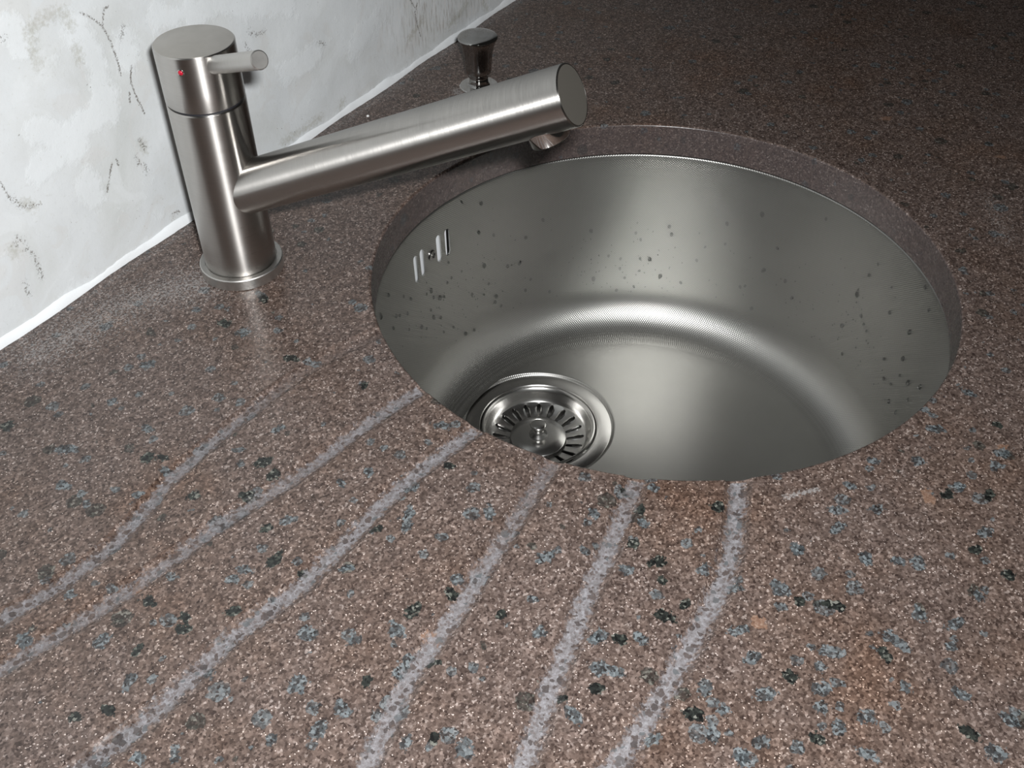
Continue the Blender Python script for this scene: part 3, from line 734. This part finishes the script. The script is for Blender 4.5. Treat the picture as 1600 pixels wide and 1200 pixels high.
# ---------------------------------------------------------------- water and crumbs
def build_drops():
    def drop_mesh(k):
        n = 14; V = []; F = []
        lv = [(1.0, -.04), (1.0, .20), (.86, .48), (.58, .68), (.26, .77)]
        for q, (r, z) in enumerate(lv):
            for i in range(n):
                a = 2*math.pi*i/n
                sag = 1+.28*max(0, -math.sin(a))*(1 if k else .3)
                V.append((r*math.cos(a)*(1-.12*k), r*math.sin(a)*sag, z*(1+.15*math.sin(-a))))
        V.append((0, -.05, .80))
        for q in range(len(lv)-1):
            for i in range(n):
                j = (i+1) % n; F.append([q*n+i, q*n+j, (q+1)*n+j, (q+1)*n+i])
        for i in range(n): F.append([(len(lv)-1)*n+i, (len(lv)-1)*n+(i+1) % n, len(V)-1])
        F.append(list(range(n))[::-1])
        return V, F
    zt, zf = -ST-.0006, FLOOR_Z+FIL
    def at(deg, z):
        a = math.radians(deg)
        if z > zf: r = BR-TAPER*(zt-z)/(zt-zf); n = Vector((-math.cos(a), -math.sin(a), .03))
        else:
            s = min(1, (zf-z)/FIL); t = math.asin(s); r = BR-TAPER-FIL*(1-math.cos(t)); n = Vector((-math.cos(a)*math.cos(t), -math.sin(a)*math.cos(t), math.sin(t)))
        n.normalize(); X = Vector((0, 0, 1)).cross(n).normalized(); Y = n.cross(X)
        m = Matrix((X, Y, n)).transposed().to_4x4(); m.translation = Vector((r*math.cos(a), r*math.sin(a), z)); return m
    protos = []
    for k in (0, .5, 1):
        V, F = drop_mesh(k); me = bpy.data.meshes.new('water_drop'); me.from_pydata(V, [], F)
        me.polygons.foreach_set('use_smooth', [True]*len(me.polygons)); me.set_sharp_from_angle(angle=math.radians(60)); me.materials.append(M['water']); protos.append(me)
    for i, (deg, z) in enumerate(DROPS):
        z = max(z, FLOOR_Z+.012)
        o = bpy.data.objects.new('water_drop', protos[i % 3]); COL.objects.link(o)
        r = rng.uniform(.0012, .0019) if i % 4 else rng.uniform(.0019, .0025)
        o.matrix_world = at(deg, z) @ Matrix.Rotation(rng.uniform(-.5, .5), 4, 'Z') @ Matrix.Diagonal((r*.85, r, r*.9, 1))
        hgt = 'high' if z > -.095 else 'half-way down' if z > -.135 else 'low'
        if 80 < deg < 140: wl = 'left sink wall by the overflow slots'
        elif 52 < deg <= 80: wl = 'left sink wall right of the overflow slots'
        elif deg <= -30: wl = 'right sink wall nearest the front rim'
        elif deg <= -8: wl = 'right sink wall at the back'
        else: wl = 'far sink wall above the bright highlight'
        side = ('clear water drop clinging %s on the %s' % (hgt, wl), 'water drops %s on the %s' % (hgt, wl))
        tag(o, side[0], 'water drop', side[1])
    # fine spray nobody could count
    V = []; F = []; v0, f0 = drop_mesh(.3)
    for i in range(260):
        c = rng.integers(0, 3)
        deg = (rng.normal(28, 10), rng.normal(-28, 12), rng.normal(72, 16))[c]; z = (rng.normal(-.135, .02), rng.normal(-.12, .025), rng.normal(-.115, .025))[c]
        if not -.170 < z < -.05: continue
        if 80 < deg < 99 and -.08 < z < -.044: continue
        r = rng.uniform(.00035, .0008); m = at(deg, z) @ Matrix.Rotation(rng.uniform(-.6, .6), 4, 'Z') @ Matrix.Diagonal((r*.8, r*1.1, r, 1))
        s = len(V); V += [tuple(m @ Vector(v)) for v in v0]; F += [[s+q for q in f] for f in f0]
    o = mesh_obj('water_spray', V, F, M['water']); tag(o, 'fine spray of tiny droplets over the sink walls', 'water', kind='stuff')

def build_crumb():
    bm = bmesh.new(); bmesh.ops.create_icosphere(bm, subdivisions=2, radius=.0012)
    for v in bm.verts:
        v.co *= rng.uniform(.8, 1.2); v.co.z *= .7
    zmin = min(v.co.z for v in bm.verts)
    for v in bm.verts: v.co.z -= zmin
    me = bpy.data.meshes.new('plaster_crumb'); bm.to_mesh(me); bm.free(); me.materials.append(M['crumb'])
    o = bpy.data.objects.new('plaster_crumb', me); COL.objects.link(o); o.location = (.0649, .2886, 0)
    tag(o, 'tiny white plaster crumb on the stone between wall and spout', 'crumb')

build_wall()
build_bead()
build_worktop()
build_sink()
build_strainer()
build_tap()
build_knob()
build_drops()
build_crumb()
